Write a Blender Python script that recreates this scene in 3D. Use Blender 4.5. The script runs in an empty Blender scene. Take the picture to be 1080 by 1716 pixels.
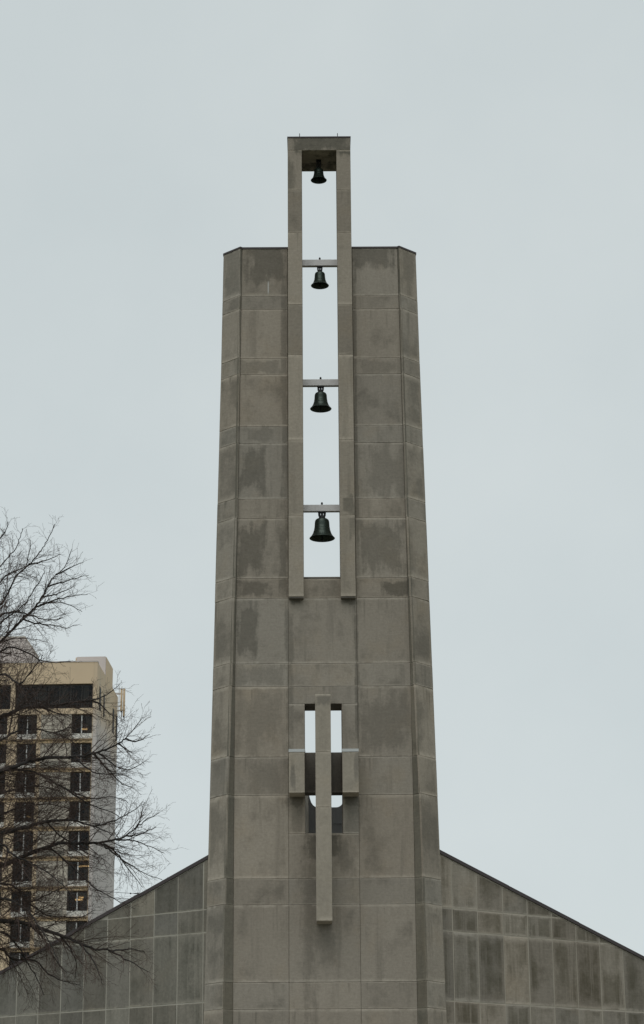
import bpy, math, random
from mathutils import Vector, Matrix
random.seed(7)
S = bpy.context.scene
COL = S.collection

# ------------------------------------------------------------------ camera
W, H = 1080.0, 1716.0
FPX, PITCH, YAW, ROLL = 3720.5, 0.308690, 0.003621, -0.007303
CPOS = Vector((-0.201, -58.5, 1.6))
FW = Vector((math.sin(YAW)*math.cos(PITCH), math.cos(YAW)*math.cos(PITCH), math.sin(PITCH)))
_r = FW.cross(Vector((0, 0, 1))).normalized(); _u = _r.cross(FW)
RT = _r*math.cos(ROLL) + _u*math.sin(ROLL)
UP = -_r*math.sin(ROLL) + _u*math.cos(ROLL)
cd = bpy.data.cameras.new('camera'); cam = bpy.data.objects.new('camera', cd); COL.objects.link(cam)
cd.sensor_fit = 'VERTICAL'; cd.sensor_height = 36.0; cd.lens = FPX/H*36.0
cd.clip_start = 0.5; cd.clip_end = 6000
cam.matrix_world = Matrix(((RT.x, UP.x, -FW.x, CPOS.x), (RT.y, UP.y, -FW.y, CPOS.y), (RT.z, UP.z, -FW.z, CPOS.z), (0, 0, 0, 1)))
S.camera = cam

# ------------------------------------------------------------------ overcast sky
SUN_EL, SUN_AZ = 58.0, 196.0
wd = bpy.data.worlds.new('World'); S.world = wd; wd.use_nodes = True
nt = wd.node_tree; nt.nodes.clear()
out = nt.nodes.new('ShaderNodeOutputWorld'); mx = nt.nodes.new('ShaderNodeMixShader')
b1 = nt.nodes.new('ShaderNodeBackground'); b2 = nt.nodes.new('ShaderNodeBackground')
sk = nt.nodes.new('ShaderNodeTexSky'); sk.sky_type = 'NISHITA'; sk.sun_disc = False
sk.sun_elevation = math.radians(SUN_EL); sk.sun_rotation = math.radians(SUN_AZ)
b1.inputs['Strength'].default_value = 0.08
nt.links.new(sk.outputs[0], b1.inputs['Color'])
tc = nt.nodes.new('ShaderNodeTexCoord'); nz = nt.nodes.new('ShaderNodeTexNoise')
nz.inputs['Scale'].default_value = 4.5; nz.inputs['Detail'].default_value = 5; nz.inputs['Roughness'].default_value = 0.55
cr = nt.nodes.new('ShaderNodeValToRGB')
cr.color_ramp.elements[0].position = 0.3; cr.color_ramp.elements[0].color = (0.580, 0.642, 0.652, 1)
cr.color_ramp.elements[1].position = 0.7; cr.color_ramp.elements[1].color = (0.650, 0.705, 0.708, 1)
nt.links.new(tc.outputs['Generated'], nz.inputs['Vector']); nt.links.new(nz.outputs['Fac'], cr.inputs['Fac'])
nt.links.new(cr.outputs['Color'], b2.inputs['Color'])
sz = nt.nodes.new('ShaderNodeSeparateXYZ'); nt.links.new(tc.outputs['Generated'], sz.inputs[0])
mr = nt.nodes.new('ShaderNodeMapRange'); nt.links.new(sz.outputs[2], mr.inputs[0])
for i_, v_ in ((1, 0.0), (2, 0.6), (3, 1.05), (4, 0.985)): mr.inputs[i_].default_value = v_
nt.links.new(mr.outputs[0], b2.inputs['Strength'])
mx.inputs['Fac'].default_value = 0.94
nt.links.new(b1.outputs[0], mx.inputs[1]); nt.links.new(b2.outputs[0], mx.inputs[2]); nt.links.new(mx.outputs[0], out.inputs['Surface'])

sl = bpy.data.lights.new('sun', 'SUN'); sl.energy = 0.75; sl.angle = math.radians(50); sl.color = (1, 0.97, 0.93)
so = bpy.data.objects.new('sun', sl); COL.objects.link(so)
_d = Vector((math.sin(math.radians(SUN_AZ))*math.cos(math.radians(SUN_EL)), math.cos(math.radians(SUN_AZ))*math.cos(math.radians(SUN_EL)), math.sin(math.radians(SUN_EL))))
so.rotation_euler = _d.to_track_quat('Z', 'Y').to_euler(); so.location = (0, 0, 60)

S.view_settings.view_transform = 'Standard'; S.view_settings.look = 'None'
S.view_settings.exposure = 0.0; S.view_settings.gamma = 1.0; S.view_settings.use_curve_mapping = False

# ------------------------------------------------------------------ measuring helpers
def ray(x, y): return FW + RT*((x-W/2)/FPX) - UP*((y-H/2)/FPX)
def at(x, y, Y):                     # the point of the world plane Y = const seen at a photo position
    d = ray(x, y); return CPOS + d*((Y-CPOS.y)/d.y)
def lerp(tab, z):                    # piecewise linear table [(z, value)...] with z falling
    if z >= tab[0][0]: return tab[0][1]
    for (za, va), (zb, vb) in zip(tab, tab[1:]):
        if z >= zb: return va + (vb-va)*(za-z)/(za-zb)
    return tab[-1][1]

# ------------------------------------------------------------------ object helpers
def empty(name, loc=(0, 0, 0), rz=0, parent=None):
    o = bpy.data.objects.new(name, None); COL.objects.link(o); o.location = loc; o.rotation_euler = (0, 0, rz)
    o.empty_display_size = 0.2
    if parent: o.parent = parent
    return o
def tag(o, label=None, cat=None, group=None, kind=None):
    for k, v in (('label', label), ('category', cat), ('group', group), ('kind', kind)):
        if v: o[k] = v
    return o
def mesh_obj(name, verts, faces, mat, parent=None, smooth=False, off=None):
    """verts in world space unless off is given; the root offset of the parent chain is removed"""
    if off is None:
        off = Vector((0, 0, 0)); q = parent
        while q: off = off + q.location; q = q.parent
    me = bpy.data.meshes.new(name); me.from_pydata([tuple(Vector(v)-off) for v in verts], [], faces); me.update()
    if mat: me.materials.append(mat)
    if smooth:
        for p in me.polygons: p.use_smooth = True
    o = bpy.data.objects.new(name, me); COL.objects.link(o)
    if parent: o.parent = parent
    return o
class MB:
    """collects vertices and faces of ONE part"""
    def __init__(s): s.v = []; s.f = []
    def add(s, v, f):
        n = len(s.v); s.v += [Vector(q) for q in v]; s.f += [tuple(i+n for i in q) for q in f]; return s
    def box(s, x0, x1, y0, y1, z0, z1, b=0.0):
        if b <= 0:
            v = [(x, y, z) for z in (z0, z1) for y in (y0, y1) for x in (x0, x1)]
            return s.add(v, [(0, 2, 3, 1), (4, 5, 7, 6), (0, 1, 5, 4), (2, 6, 7, 3), (0, 4, 6, 2), (1, 3, 7, 5)])
        # bevelled box: three pairs of faces, edges and corners
        v = []; idx = {}
        for sx in (0, 1):
            for sy in (0, 1):
                for sz in (0, 1):
                    X = (x0, x1)[sx]; Y = (y0, y1)[sy]; Z = (z0, z1)[sz]
                    ix = X + (b if sx == 0 else -b); iy = Y + (b if sy == 0 else -b); iz = Z + (b if sz == 0 else -b)
                    for a, q in (('x', (X, iy, iz)), ('y', (ix, Y, iz)), ('z', (ix, iy, Z))):
                        idx[(sx, sy, sz, a)] = len(v); v.append(q)
        f = []
        g = lambda sx, sy, sz, a: idx[(sx, sy, sz, a)]
        f.append((g(0,0,0,'x'), g(0,0,1,'x'), g(0,1,1,'x'), g(0,1,0,'x'))); f.append((g(1,0,0,'x'), g(1,1,0,'x'), g(1,1,1,'x'), g(1,0,1,'x')))
        f.append((g(0,0,0,'y'), g(1,0,0,'y'), g(1,0,1,'y'), g(0,0,1,'y'))); f.append((g(0,1,0,'y'), g(0,1,1,'y'), g(1,1,1,'y'), g(1,1,0,'y')))
        f.append((g(0,0,0,'z'), g(0,1,0,'z'), g(1,1,0,'z'), g(1,0,0,'z'))); f.append((g(0,0,1,'z'), g(1,0,1,'z'), g(1,1,1,'z'), g(0,1,1,'z')))
        for sz in (0, 1):
            for sy in (0, 1): f.append((g(0,sy,sz,'y'), g(1,sy,sz,'y'), g(1,sy,sz,'z'), g(0,sy,sz,'z')))
            for sx in (0, 1): f.append((g(sx,0,sz,'x'), g(sx,1,sz,'x'), g(sx,1,sz,'z'), g(sx,0,sz,'z')))
        for sx in (0, 1):
            for sy in (0, 1): f.append((g(sx,sy,0,'x'), g(sx,sy,1,'x'), g(sx,sy,1,'y'), g(sx,sy,0,'y')))
        for sx in (0, 1):
            for sy in (0, 1):
                for sz in (0, 1): f.append((g(sx,sy,sz,'x'), g(sx,sy,sz,'y'), g(sx,sy,sz,'z')))
        return s.add(v, f)
    def loft(s, rings):                 # closed rings of equal length, capped
        n = len(rings[0]); v = [q for r in rings for q in r]; f = []
        for k in range(len(rings)-1):
            for i in range(n):
                j = (i+1) % n; f.append((k*n+i, k*n+j, (k+1)*n+j, (k+1)*n+i))
        f.append(tuple(range(n-1, -1, -1))); f.append(tuple((len(rings)-1)*n+i for i in range(n)))
        return s.add(v, f)
    def tube(s, pts, rad, n=6):
        rings = []
        for i, p in enumerate(pts):
            p = Vector(p); t = (Vector(pts[min(i+1, len(pts)-1)]) - Vector(pts[max(i-1, 0)])).normalized()
            a = t.orthogonal().normalized() if i == 0 else (a - t*a.dot(t)).normalized()
            b = t.cross(a); r = rad[i] if isinstance(rad, (list, tuple)) else rad
            rings.append([p + (a*math.cos(2*math.pi*k/n) + b*math.sin(2*math.pi*k/n))*r for k in range(n)])
        return s.loft(rings)
    def lathe(s, c, prof, n=40):
        c = Vector(c); v = []; f = []
        for r, z in prof:
            for k in range(n): v.append(c + Vector((r*math.cos(2*math.pi*k/n), r*math.sin(2*math.pi*k/n), z)))
        for i in range(len(prof)-1):
            for k in range(n):
                j = (k+1) % n; f.append((i*n+k, i*n+j, (i+1)*n+j, (i+1)*n+k))
        return s.add(v, f)
    def build(s, name, mat, parent=None, smooth=False, off=None):
        import bmesh
        o = mesh_obj(name, s.v, s.f, mat, parent, smooth, off)
        bm = bmesh.new(); bm.from_mesh(o.data); bmesh.ops.recalc_face_normals(bm, faces=bm.faces); bm.to_mesh(o.data); bm.free()
        return o
def slab(name, pts, mat, parent, thick=0.06, gap=0.008, bev=0.005, jitter=0.003, tone=0.07):
    """one stone panel: convex outline pts (seen from the front, counter-clockwise), shrunk by half a joint, arrised edges"""
    P = [Vector(p) for p in pts]; n = len(P)
    nor = Vector((0, 0, 0))
    for i in range(n): nor += (P[i]-P[0]).cross(P[(i+1) % n]-P[0])
    nor.normalize()
    ex = (P[1]-P[0]).normalized(); ey = nor.cross(ex)
    q = [((p-P[0]).dot(ex), (p-P[0]).dot(ey)) for p in P]
    def inset(d):
        L = []
        for i in range(n):
            (ax, ay), (bx, by) = q[i], q[(i+1) % n]; l = math.hypot(bx-ax, by-ay); nx, ny = -(by-ay)/l, (bx-ax)/l
            L.append((ax+nx*d, ay+ny*d, (bx-ax)/l, (by-ay)/l))
        R = []
        for i in range(n):
            ax, ay, dx, dy = L[i-1]; bx, by, ex_, ey_ = L[i]; den = dx*ey_-dy*ex_
            if abs(den) < 1e-6: R.append((bx, by)); continue
            t = ((bx-ax)*ey_-(by-ay)*ex_)/den; R.append((ax+dx*t, ay+dy*t))
        return R
    dz = random.uniform(-jitter, jitter)
    ring = lambda d, z: [P[0] + ex*a + ey*b + nor*(z+dz) for a, b in inset(d)]
    m = MB(); v = ring(gap/2, -thick) + ring(gap/2, -bev) + ring(gap/2+bev, 0); f = []
    for k in range(2):
        for i in range(n):
            j = (i+1) % n; f.append((k*n+i, k*n+j, (k+1)*n+j, (k+1)*n+i))
    f.append(tuple(2*n+i for i in range(n))); m.add(v, f)
    o = mesh_obj(name, m.v, m.f, mat, parent); t_ = random.uniform(1-tone, 1+tone); h_ = random.uniform(-.02, .02); o.color = (t_*(1+h_), t_, t_*(1-h_), 1)
    return o
def clip(poly, a, b, c):                # keep a*u + b*z <= c of a list of (u, z)
    R = []
    for i in range(len(poly)):
        p, q = poly[i], poly[(i+1) % len(poly)]; dp = a*p[0]+b*p[1]-c; dq = a*q[0]+b*q[1]-c
        if dp <= 0: R.append(p)
        if (dp < 0 < dq) or (dq < 0 < dp):
            t = dp/(dp-dq); R.append((p[0]+(q[0]-p[0])*t, p[1]+(q[1]-p[1])*t))
    return R

# ------------------------------------------------------------------ materials
class NG:
    def __init__(s, name):
        s.m = bpy.data.materials.new(name); s.m.use_nodes = True; s.t = s.m.node_tree
        s.p = s.t.nodes['Principled BSDF']
    def L(s, a, b): s.t.links.new(a, b)
    def node(s, t): return s.t.nodes.new(t)
    def put(s, sock, v):
        if isinstance(v, bpy.types.NodeSocket): s.L(v, sock)
        else: sock.default_value = v
    def math(s, op, a, b=0.0, clamp=False):
        n = s.node('ShaderNodeMath'); n.operation = op; n.use_clamp = clamp; s.put(n.inputs[0], a); s.put(n.inputs[1], b); return n.outputs[0]
    def mix(s, fac, a, b, mode='MIX'):
        n = s.node('ShaderNodeMix'); n.data_type = 'RGBA'; n.blend_type = mode; s.put(n.inputs[0], fac)
        for i, c in ((6, a), (7, b)):
            if isinstance(c, tuple) and len(c) == 3: c = (*c, 1)
            s.put(n.inputs[i], c)
        return n.outputs[2]
    def noise(s, vec, scale, detail=4, rough=0.55, stretch=None):
        if stretch:
            mp = s.node('ShaderNodeMapping'); mp.inputs['Scale'].default_value = stretch; s.L(vec, mp.inputs['Vector']); vec = mp.outputs[0]
        n = s.node('ShaderNodeTexNoise'); n.inputs['Scale'].default_value = scale; n.inputs['Detail'].default_value = detail
        n.inputs['Roughness'].default_value = rough; s.L(vec, n.inputs['Vector']); return n.outputs['Fac']
    def ss(s, v, a, b):                 # smoothstep
        n = s.node('ShaderNodeMapRange'); n.interpolation_type = 'SMOOTHSTEP'; s.put(n.inputs[0], v); n.inputs[1].default_value = a; n.inputs[2].default_value = b
        return n.outputs[0]
    def bump(s, h, strength=0.3, dist=0.01):
        b = s.node('ShaderNodeBump'); b.inputs['Strength'].default_value = strength; b.inputs['Distance'].default_value = dist
        s.L(h, b.inputs['Height']); s.L(b.outputs[0], s.p.inputs['Normal'])

def stone(name, ca, cb, dark, blotch=(0.50, 0.62), amount=0.62, streak=0.35, stain_shade=(), whites=(), edge=0.07, pitch=(0.62, 0.30), run=0.0):
    g = NG(name)
    pos = g.node('ShaderNodeNewGeometry').outputs['Position']
    rnd = g.node('ShaderNodeObjectInfo').outputs['Random']
    gen = g.node('ShaderNodeTexCoord').outputs['Generated']
    sp = g.node('ShaderNodeSeparateXYZ'); g.L(pos, sp.inputs[0]); X, Y, Z = sp.outputs
    sg = g.node('ShaderNodeSeparateXYZ'); g.L(gen, sg.inputs[0])
    sh = g.node('ShaderNodeCombineXYZ'); g.L(g.math('MULTIPLY', rnd, 57.0), sh.inputs[0]); g.L(g.math('MULTIPLY', rnd, 31.0), sh.inputs[2])
    va = g.node('ShaderNodeVectorMath'); va.operation = 'ADD'; g.L(pos, va.inputs[0]); g.L(sh.outputs[0], va.inputs[1]); rp = va.outputs[0]
    oc = g.node('ShaderNodeObjectInfo').outputs['Color']
    col = g.mix(rnd, ca, cb)
    big = g.noise(pos, 0.35, 3); col = g.mix(g.math('MULTIPLY', g.ss(big, 0.35, 0.7), 0.35), col, tuple(c*0.78 for c in ca))
    warm = g.noise(rp, 0.9, 4); col = g.mix(g.math('MULTIPLY', g.ss(warm, 0.5, 0.75), 0.35), col, (ca[0]*1.06, ca[1]*0.97, ca[2]*0.84))
    # lichen patches that keep clear of the washed panel edges
    wob = g.math('MULTIPLY', g.math('SUBTRACT', g.noise(rp, 5.0, 3), 0.5), 0.10)
    ex = g.math('MINIMUM', sg.outputs[0], g.math('SUBTRACT', 1.0, sg.outputs[0])); ez = g.math('MINIMUM', sg.outputs[2], g.math('SUBTRACT', 1.0, sg.outputs[2]))
    ed = g.ss(g.math('ADD', g.math('MINIMUM', ex, ez), wob), edge*0.4, edge*1.5)
    bl = g.ss(g.math('ADD', g.math('MULTIPLY', g.noise(rp, 0.75, 6, 0.66), 0.75), g.math('MULTIPLY', g.noise(rp, 1.1, 5, 0.6, (1.8, 1.8, 0.4)), 0.25)), blotch[0]-.02, blotch[1]+.03)
    m1 = g.math('MULTIPLY', g.math('MULTIPLY', bl, ed), amount)
    st = g.ss(g.noise(rp, 1.0, 5, 0.6, (3.2, 3.2, 0.22)), 0.5, 0.72); m2 = g.math('MULTIPLY', st, streak)
    dr = g.ss(g.noise(rp, 1.0, 4, 0.6, (7.0, 7.0, 0.25)), 0.54, 0.70)
    dr = g.math('MULTIPLY', g.math('MULTIPLY', dr, g.ss(g.math('ADD', sg.outputs[2], wob), 0.35, 0.97)), streak*1.3)
    dk = g.math('MAXIMUM', g.math('MAXIMUM', m1, m2), dr)
    if run:                              # rain runs that cross the joints
        rn = g.math('ADD', g.math('MULTIPLY', g.noise(pos, 1.0, 5, 0.6, (1.7, 1.7, 0.12)), 0.6), g.math('MULTIPLY', g.noise(pos, 0.9, 6, 0.7), 0.4))
        dk = g.math('MULTIPLY', g.math('ADD', dk, g.math('MULTIPLY', g.ss(rn, 0.44, 0.60), run), True), g.math('SUBTRACT', 1.0, g.math('MULTIPLY', g.ss(g.noise(pos, 1.7, 5, 0.7, (2.6, 2.6, 0.08)), 0.52, 0.62), 0.75)))
    # named dirt marks and painted shade patches: (x, z, half width, half height, strength, softness)
    wn = g.noise(pos, 1.9, 9, 0.72); wv = g.noise(pos, 1.6, 5, 0.6, (2.6, 2.6, 0.35))
    for (cx, cz, hx, hz, s_, sf) in stain_shade:
        dx = g.math('ABSOLUTE', g.math('SUBTRACT', X, cx)); dz = g.math('ABSOLUTE', g.math('SUBTRACT', Z, cz))
        d = g.math('MAXIMUM', g.math('DIVIDE', dx, hx), g.math('DIVIDE', dz, hz))
        d = g.math('ADD', d, g.math('MULTIPLY', g.math('SUBTRACT', g.math('ADD', wn, wv), 1.0), 0.9+sf*3.0))
        mk = g.math('SUBTRACT', 1.0, g.ss(d, 0.85-sf*0.8, 1.0+sf*0.45)); dk = g.math('MAXIMUM', dk, g.math('MULTIPLY', g.math('MULTIPLY', mk, g.math('ADD', 0.55, g.math('MULTIPLY', g.noise(pos, 4.5, 5, .7), 0.7))), s_*0.92))
    col = g.mix(dk, col, dark)
    wash = g.math('MULTIPLY', g.math('SUBTRACT', 1.0, g.ss(g.math('ADD', ez, g.math('MULTIPLY', wob, 0.5)), 0.004, edge*0.7)), g.ss(g.noise(rp, 1.6, 6, .65), 0.38, 0.52))
    col = g.mix(g.math('MULTIPLY', wash, 0.9), col, tuple(min(1, c*1.22) for c in cb))
    col = g.mix(1.0, col, oc, 'MULTIPLY')
    fine = g.noise(pos, 14.0, 8, 0.7); hor = g.noise(pos, 2.0, 5, 0.6, (2.0, 2.0, 22.0))
    gr = g.math('ADD', g.math('MULTIPLY', fine, pitch[0]), g.math('MULTIPLY', hor, pitch[1]))
    k = g.math('ADD', g.math('SUBTRACT', gr, (pitch[0]+pitch[1])/2), 1.0)
    cm = g.node('ShaderNodeVectorMath'); cm.operation = 'SCALE'; g.L(col, cm.inputs[0]); g.L(k, cm.inputs['Scale']); col = cm.outputs[0]
    for (cx, cz, hx, hz) in whites:
        d = g.math('MAXIMUM', g.math('DIVIDE', g.math('ABSOLUTE', g.math('SUBTRACT', X, cx)), hx), g.math('DIVIDE', g.math('ABSOLUTE', g.math('SUBTRACT', Z, cz)), hz))
        col = g.mix(g.math('SUBTRACT', 1.0, g.ss(d, 0.5, 1.2)), col, (0.5, 0.49, 0.46))
    g.L(col, g.p.inputs['Base Color']); g.p.inputs['Roughness'].default_value = 0.92; g.p.inputs['Specular IOR Level'].default_value = 0.2
    g.bump(g.math('ADD', fine, g.math('MULTIPLY', hor, 0.5)), 0.35, 0.012)
    return g.m
def plain(name, col, rough=0.7, var=0.15, scale=3.0, metal=0.0, spec=0.4, stretch=None):
    g = NG(name); pos = g.node('ShaderNodeNewGeometry').outputs['Position']
    n = g.noise(pos, scale, 5, 0.6, stretch)
    c = g.mix(n, tuple(v*(1-var) for v in col), tuple(min(1, v*(1+var)) for v in col))
    g.L(c, g.p.inputs['Base Color']); g.p.inputs['Roughness'].default_value = rough; g.p.inputs['Metallic'].default_value = metal
    g.p.inputs['Specular IOR Level'].default_value = spec
    g.bump(n, 0.15, 0.01)
    return g.m
def px_stain_shade(x0, x1, y0, y1, s, soft, Y=0):
    a = at(x0, y0, Y); b = at(x1, y1, Y); return ((a.x+b.x)/2, (a.z+b.z)/2, abs(b.x-a.x)/2, abs(a.z-b.z)/2, s, soft)

TOWER_STAIN_SHADE = [
    px_stain_shade(408, 482, 405, 478, .80, .35), px_stain_shade(592, 664, 405, 450, .80, .35), px_stain_shade(375, 404, 405, 470, .55, .4), px_stain_shade(669, 698, 405, 480, .6, .4),
    px_stain_shade(402, 446, 748, 826, .75, .35), px_stain_shade(402, 470, 604, 626, .55, .3), px_stain_shade(402, 470, 716, 741, .5, .4),
    px_stain_shade(399, 447, 875, 965, .80, .3), px_stain_shade(466, 484, 872, 1004, .7, .35), px_stain_shade(600, 684, 872, 966, .7, .3),
    px_stain_shade(398, 458, 973, 999, .8, .25), px_stain_shade(640, 688, 973, 1000, .9, .2), px_stain_shade(397, 432, 1006, 1108, .75, .3),
    px_stain_shade(609, 690, 745, 834, .5, .4), px_stain_shade(600, 690, 1155, 1264, .55, .45), px_stain_shade(395, 482, 1155, 1262, .45, .5),
    px_stain_shade(470, 484, 425, 872, .6, .5), px_stain_shade(591, 604, 425, 1000, .65, .5), px_stain_shade(478, 493, 1004, 1260, .6, .5), px_stain_shade(593, 604, 1004, 1262, .75, .5), px_stain_shade(396, 480, 1116, 1148, .45, .4),  # strips beside the posts: soot together with painted occlusion shade
    px_stain_shade(508, 580, 1392, 1442, .95, .3), px_stain_shade(508, 533, 1400, 1730, .55, .6), px_stain_shade(556, 592, 1396, 1462, .6, .45),
    px_stain_shade(513, 566, 1545, 1612, .5, .5), px_stain_shade(482, 513, 1332, 1352, .85, .5), px_stain_shade(572, 604, 1332, 1352, .85, .5), px_stain_shade(482, 513, 1330, 1402, .5, .5), px_stain_shade(574, 604, 1330, 1402, .45, .5), px_stain_shade(482, 512, 1000, 1014, .8, .5), px_stain_shade(569, 599, 1000, 1014, .8, .5),  # below arms and posts: contact shadow painted in, along with real stains
    px_stain_shade(410, 484, 1272, 1330, .4, .5), px_stain_shade(600, 690, 604, 626, .45, .4),
]
M = {}
M['stone'] = stone('tower_limestone', (0.333, 0.292, 0.240), (0.375, 0.332, 0.276), (0.124, 0.112, 0.090), amount=.55, stain_shade=TOWER_STAIN_SHADE,
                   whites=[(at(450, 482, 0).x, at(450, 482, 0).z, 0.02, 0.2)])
M['pier'] = stone('pier_limestone', (0.337, 0.296, 0.243), (0.393, 0.348, 0.288), (0.150, 0.137, 0.112), blotch=(0.45, 0.57), amount=0.6, streak=.55, stain_shade=TOWER_STAIN_SHADE[2:4], edge=0.10)
M['splay'] = stone('shaded_splay_limestone', (0.190, 0.172, 0.136), (0.225, 0.203, 0.162), (0.098, 0.092, 0.074), amount=0.6)  # darker base colour paints in the shading of these inward-facing strips
M['post'] = stone('post_limestone', (0.343, 0.298, 0.243), (0.375, 0.328, 0.269), (0.112, 0.105, 0.084), blotch=(0.54, 0.68), amount=0.5, streak=0.3,
                  stain_shade=[px_stain_shade(470, 600, 215, 258, .95, .3, -.2), px_stain_shade(482, 494, 250, 330, .6, .4, -.2), px_stain_shade(572, 594, 828, 858, .7, .3, -.2), px_stain_shade(586, 597, 840, 900, .5, .4, -.2)])
M['cross'] = stone('cross_granite', (0.388, 0.342, 0.278), (0.408, 0.360, 0.294), (0.140, 0.130, 0.112), amount=0.25, streak=0.2,
                   stain_shade=[px_stain_shade(526, 558, 1150, 1186, .7, .4, -.75), px_stain_shade(486, 496, 1262, 1326, .7, .4, -.66), px_stain_shade(593, 602, 1262, 1312, .6, .4, -.66)], pitch=(0.6, 0.1))
M['beamstone'] = stone('dark_limestone', (0.15, 0.135, 0.115), (0.17, 0.152, 0.13), (0.07, 0.066, 0.058), amount=0.6)  # one darker stone tone for crossbeam, opening head, sills and post feet
M['wing_l'] = stone('wing_slate_left', (0.205, 0.191, 0.165), (0.262, 0.240, 0.196), (0.112, 0.107, 0.086), blotch=(0.46, 0.62), amount=0.6, streak=0.45, edge=0.05, pitch=(0.85, 0.1), run=0.35)
M['wing_r'] = stone('wing_slate_right', (0.290, 0.255, 0.210), (0.345, 0.306, 0.254), (0.128, 0.112, 0.080), blotch=(0.42, 0.54), amount=0.6, streak=0.4, edge=0.09, pitch=(0.6, 0.4), run=0.32)
M['core'] = plain('joint_mortar', (0.30, 0.27, 0.22), 0.95, 0.25, 6)
M['mortar'] = plain('pale_mortar', (0.42, 0.395, 0.335), 0.95, 0.35, 1.7)
M['mortar_r'] = plain('sandy_mortar', (0.40, 0.36, 0.295), 0.95, 0.35, 1.5)
M['cap'] = plain('roof_flashing', (0.075, 0.062, 0.062), 0.6, 0.25, 2, spec=0.3)
M['lead'] = plain('dull_lead', (0.27, 0.27, 0.28), 0.6, 0.35, 3, spec=0.4, stretch=(6, 6, 0.6))
M['bronze'] = plain('bell_bronze', (0.045, 0.062, 0.050), 0.34, 0.5, 5, metal=0.55, spec=0.5)
M['iron'] = plain('black_iron', (0.02, 0.02, 0.02), 0.6, 0.2)
M['galv'] = plain('galvanised_beam', (0.62, 0.60, 0.585), 0.55, 0.2, 7, metal=0.25)
M['pale_cap'] = plain('pale_flashing', (0.55, 0.56, 0.55), 0.6, 0.08)

# ------------------------------------------------------------------ ground
g = NG('lawn'); pos = g.node('ShaderNodeNewGeometry').outputs['Position']
c = g.mix(g.noise(pos, 0.25, 6), (0.045, 0.055, 0.022), (0.095, 0.09, 0.045)); c = g.mix(g.math('MULTIPLY', g.noise(pos, 18, 5), 0.5), c, (0.03, 0.04, 0.015))
g.L(c, g.p.inputs['Base Color']); g.p.inputs['Roughness'].default_value = 1; g.bump(g.noise(pos, 30, 4), 0.6, 0.03); M['lawn'] = g.m
tag(mesh_obj('ground', [(-3000, -3000, 0), (3000, -3000, 0), (3000, 3000, 0), (-3000, 3000, 0)], [(0, 1, 2, 3)], M['lawn']), kind='structure')
M['paving'] = plain('concrete_paving', (0.27, 0.26, 0.24), 0.9, 0.2, 1.5)
tag(MB().box(-14, 14, -9, -0.6, -0.05, 0.12).box(-1.6, 1.6, -75, -9.002, -0.05, 0.11).build('pavement', M['paving']), kind='structure')

# ------------------------------------------------------------------ bell tower
ZT = 28.22
FACE = [(ZT, 2.225), (20, 2.325), (15, 2.38), (0, 2.385)]
ARX = [(ZT, 2.28), (20, 2.355), (15.3, 2.475), (11.3, 2.585), (6.8, 2.63), (0, 2.72)]
ARY = [(ZT, -0.05), (20, -0.11), (15, -0.17), (6.8, -0.22), (0, -0.25)]
OUX = [(ZT, 2.78), (24.8, 2.825), (12.4, 3.05), (6.8, 3.148), (0, 3.27)]
OUY = 0.42; BACK = 0.86; OPX = 0.505
ROWS = [ZT, 26.73, 26.32, 24.82, 24.34, 22.78, 22.28, 20.64, 20.08, 18.35, 17.79, 15.95, 15.32, 13.39, 12.36, 10.15, 9.47, 7.47, 6.79, 4.85, 4.15, 2.1, 1.4, 0.0]
tower = tag(empty('bell_tower', (0, 0, 0)), 'tall tapering stone bell tower with open slot frame rising above its top', 'bell tower')
core = MB()
zs = [z for z in ROWS]
zs[0] = ZT-0.03
for sx in (-1, 1):
    rings = []
    for z in zs:
        f_, a_, ay, o_ = lerp(FACE, z), lerp(ARX, z), lerp(ARY, z), lerp(OUX, z)
        rings.append([(sx*(OPX+.008), .035, z), (sx*(f_+.02), .035, z), (sx*(a_+.012), ay+.045, z), (sx*(o_-.015), OUY+.02, z), (sx*(o_-.004), OUY+.06, z), (sx*(o_-.03), BACK, z), (sx*(OPX+.008), BACK, z)])
    core.loft(rings)
ZB, ZO, ZL = 11.37, 14.84, 18.33         # cross opening: sill, head; sill of the bell slot
core.box(-OPX-.01, OPX+.01, .036, BACK-.003, 0, ZB-.02); core.box(-OPX-.01, OPX+.01, .036, BACK-.003, ZO+.012, ZL-.01)
core.build('core_wall', M['core'], tower)
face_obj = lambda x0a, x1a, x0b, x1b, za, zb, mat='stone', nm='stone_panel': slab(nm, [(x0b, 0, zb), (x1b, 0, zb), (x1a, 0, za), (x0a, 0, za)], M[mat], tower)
XC = 0.93
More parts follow.
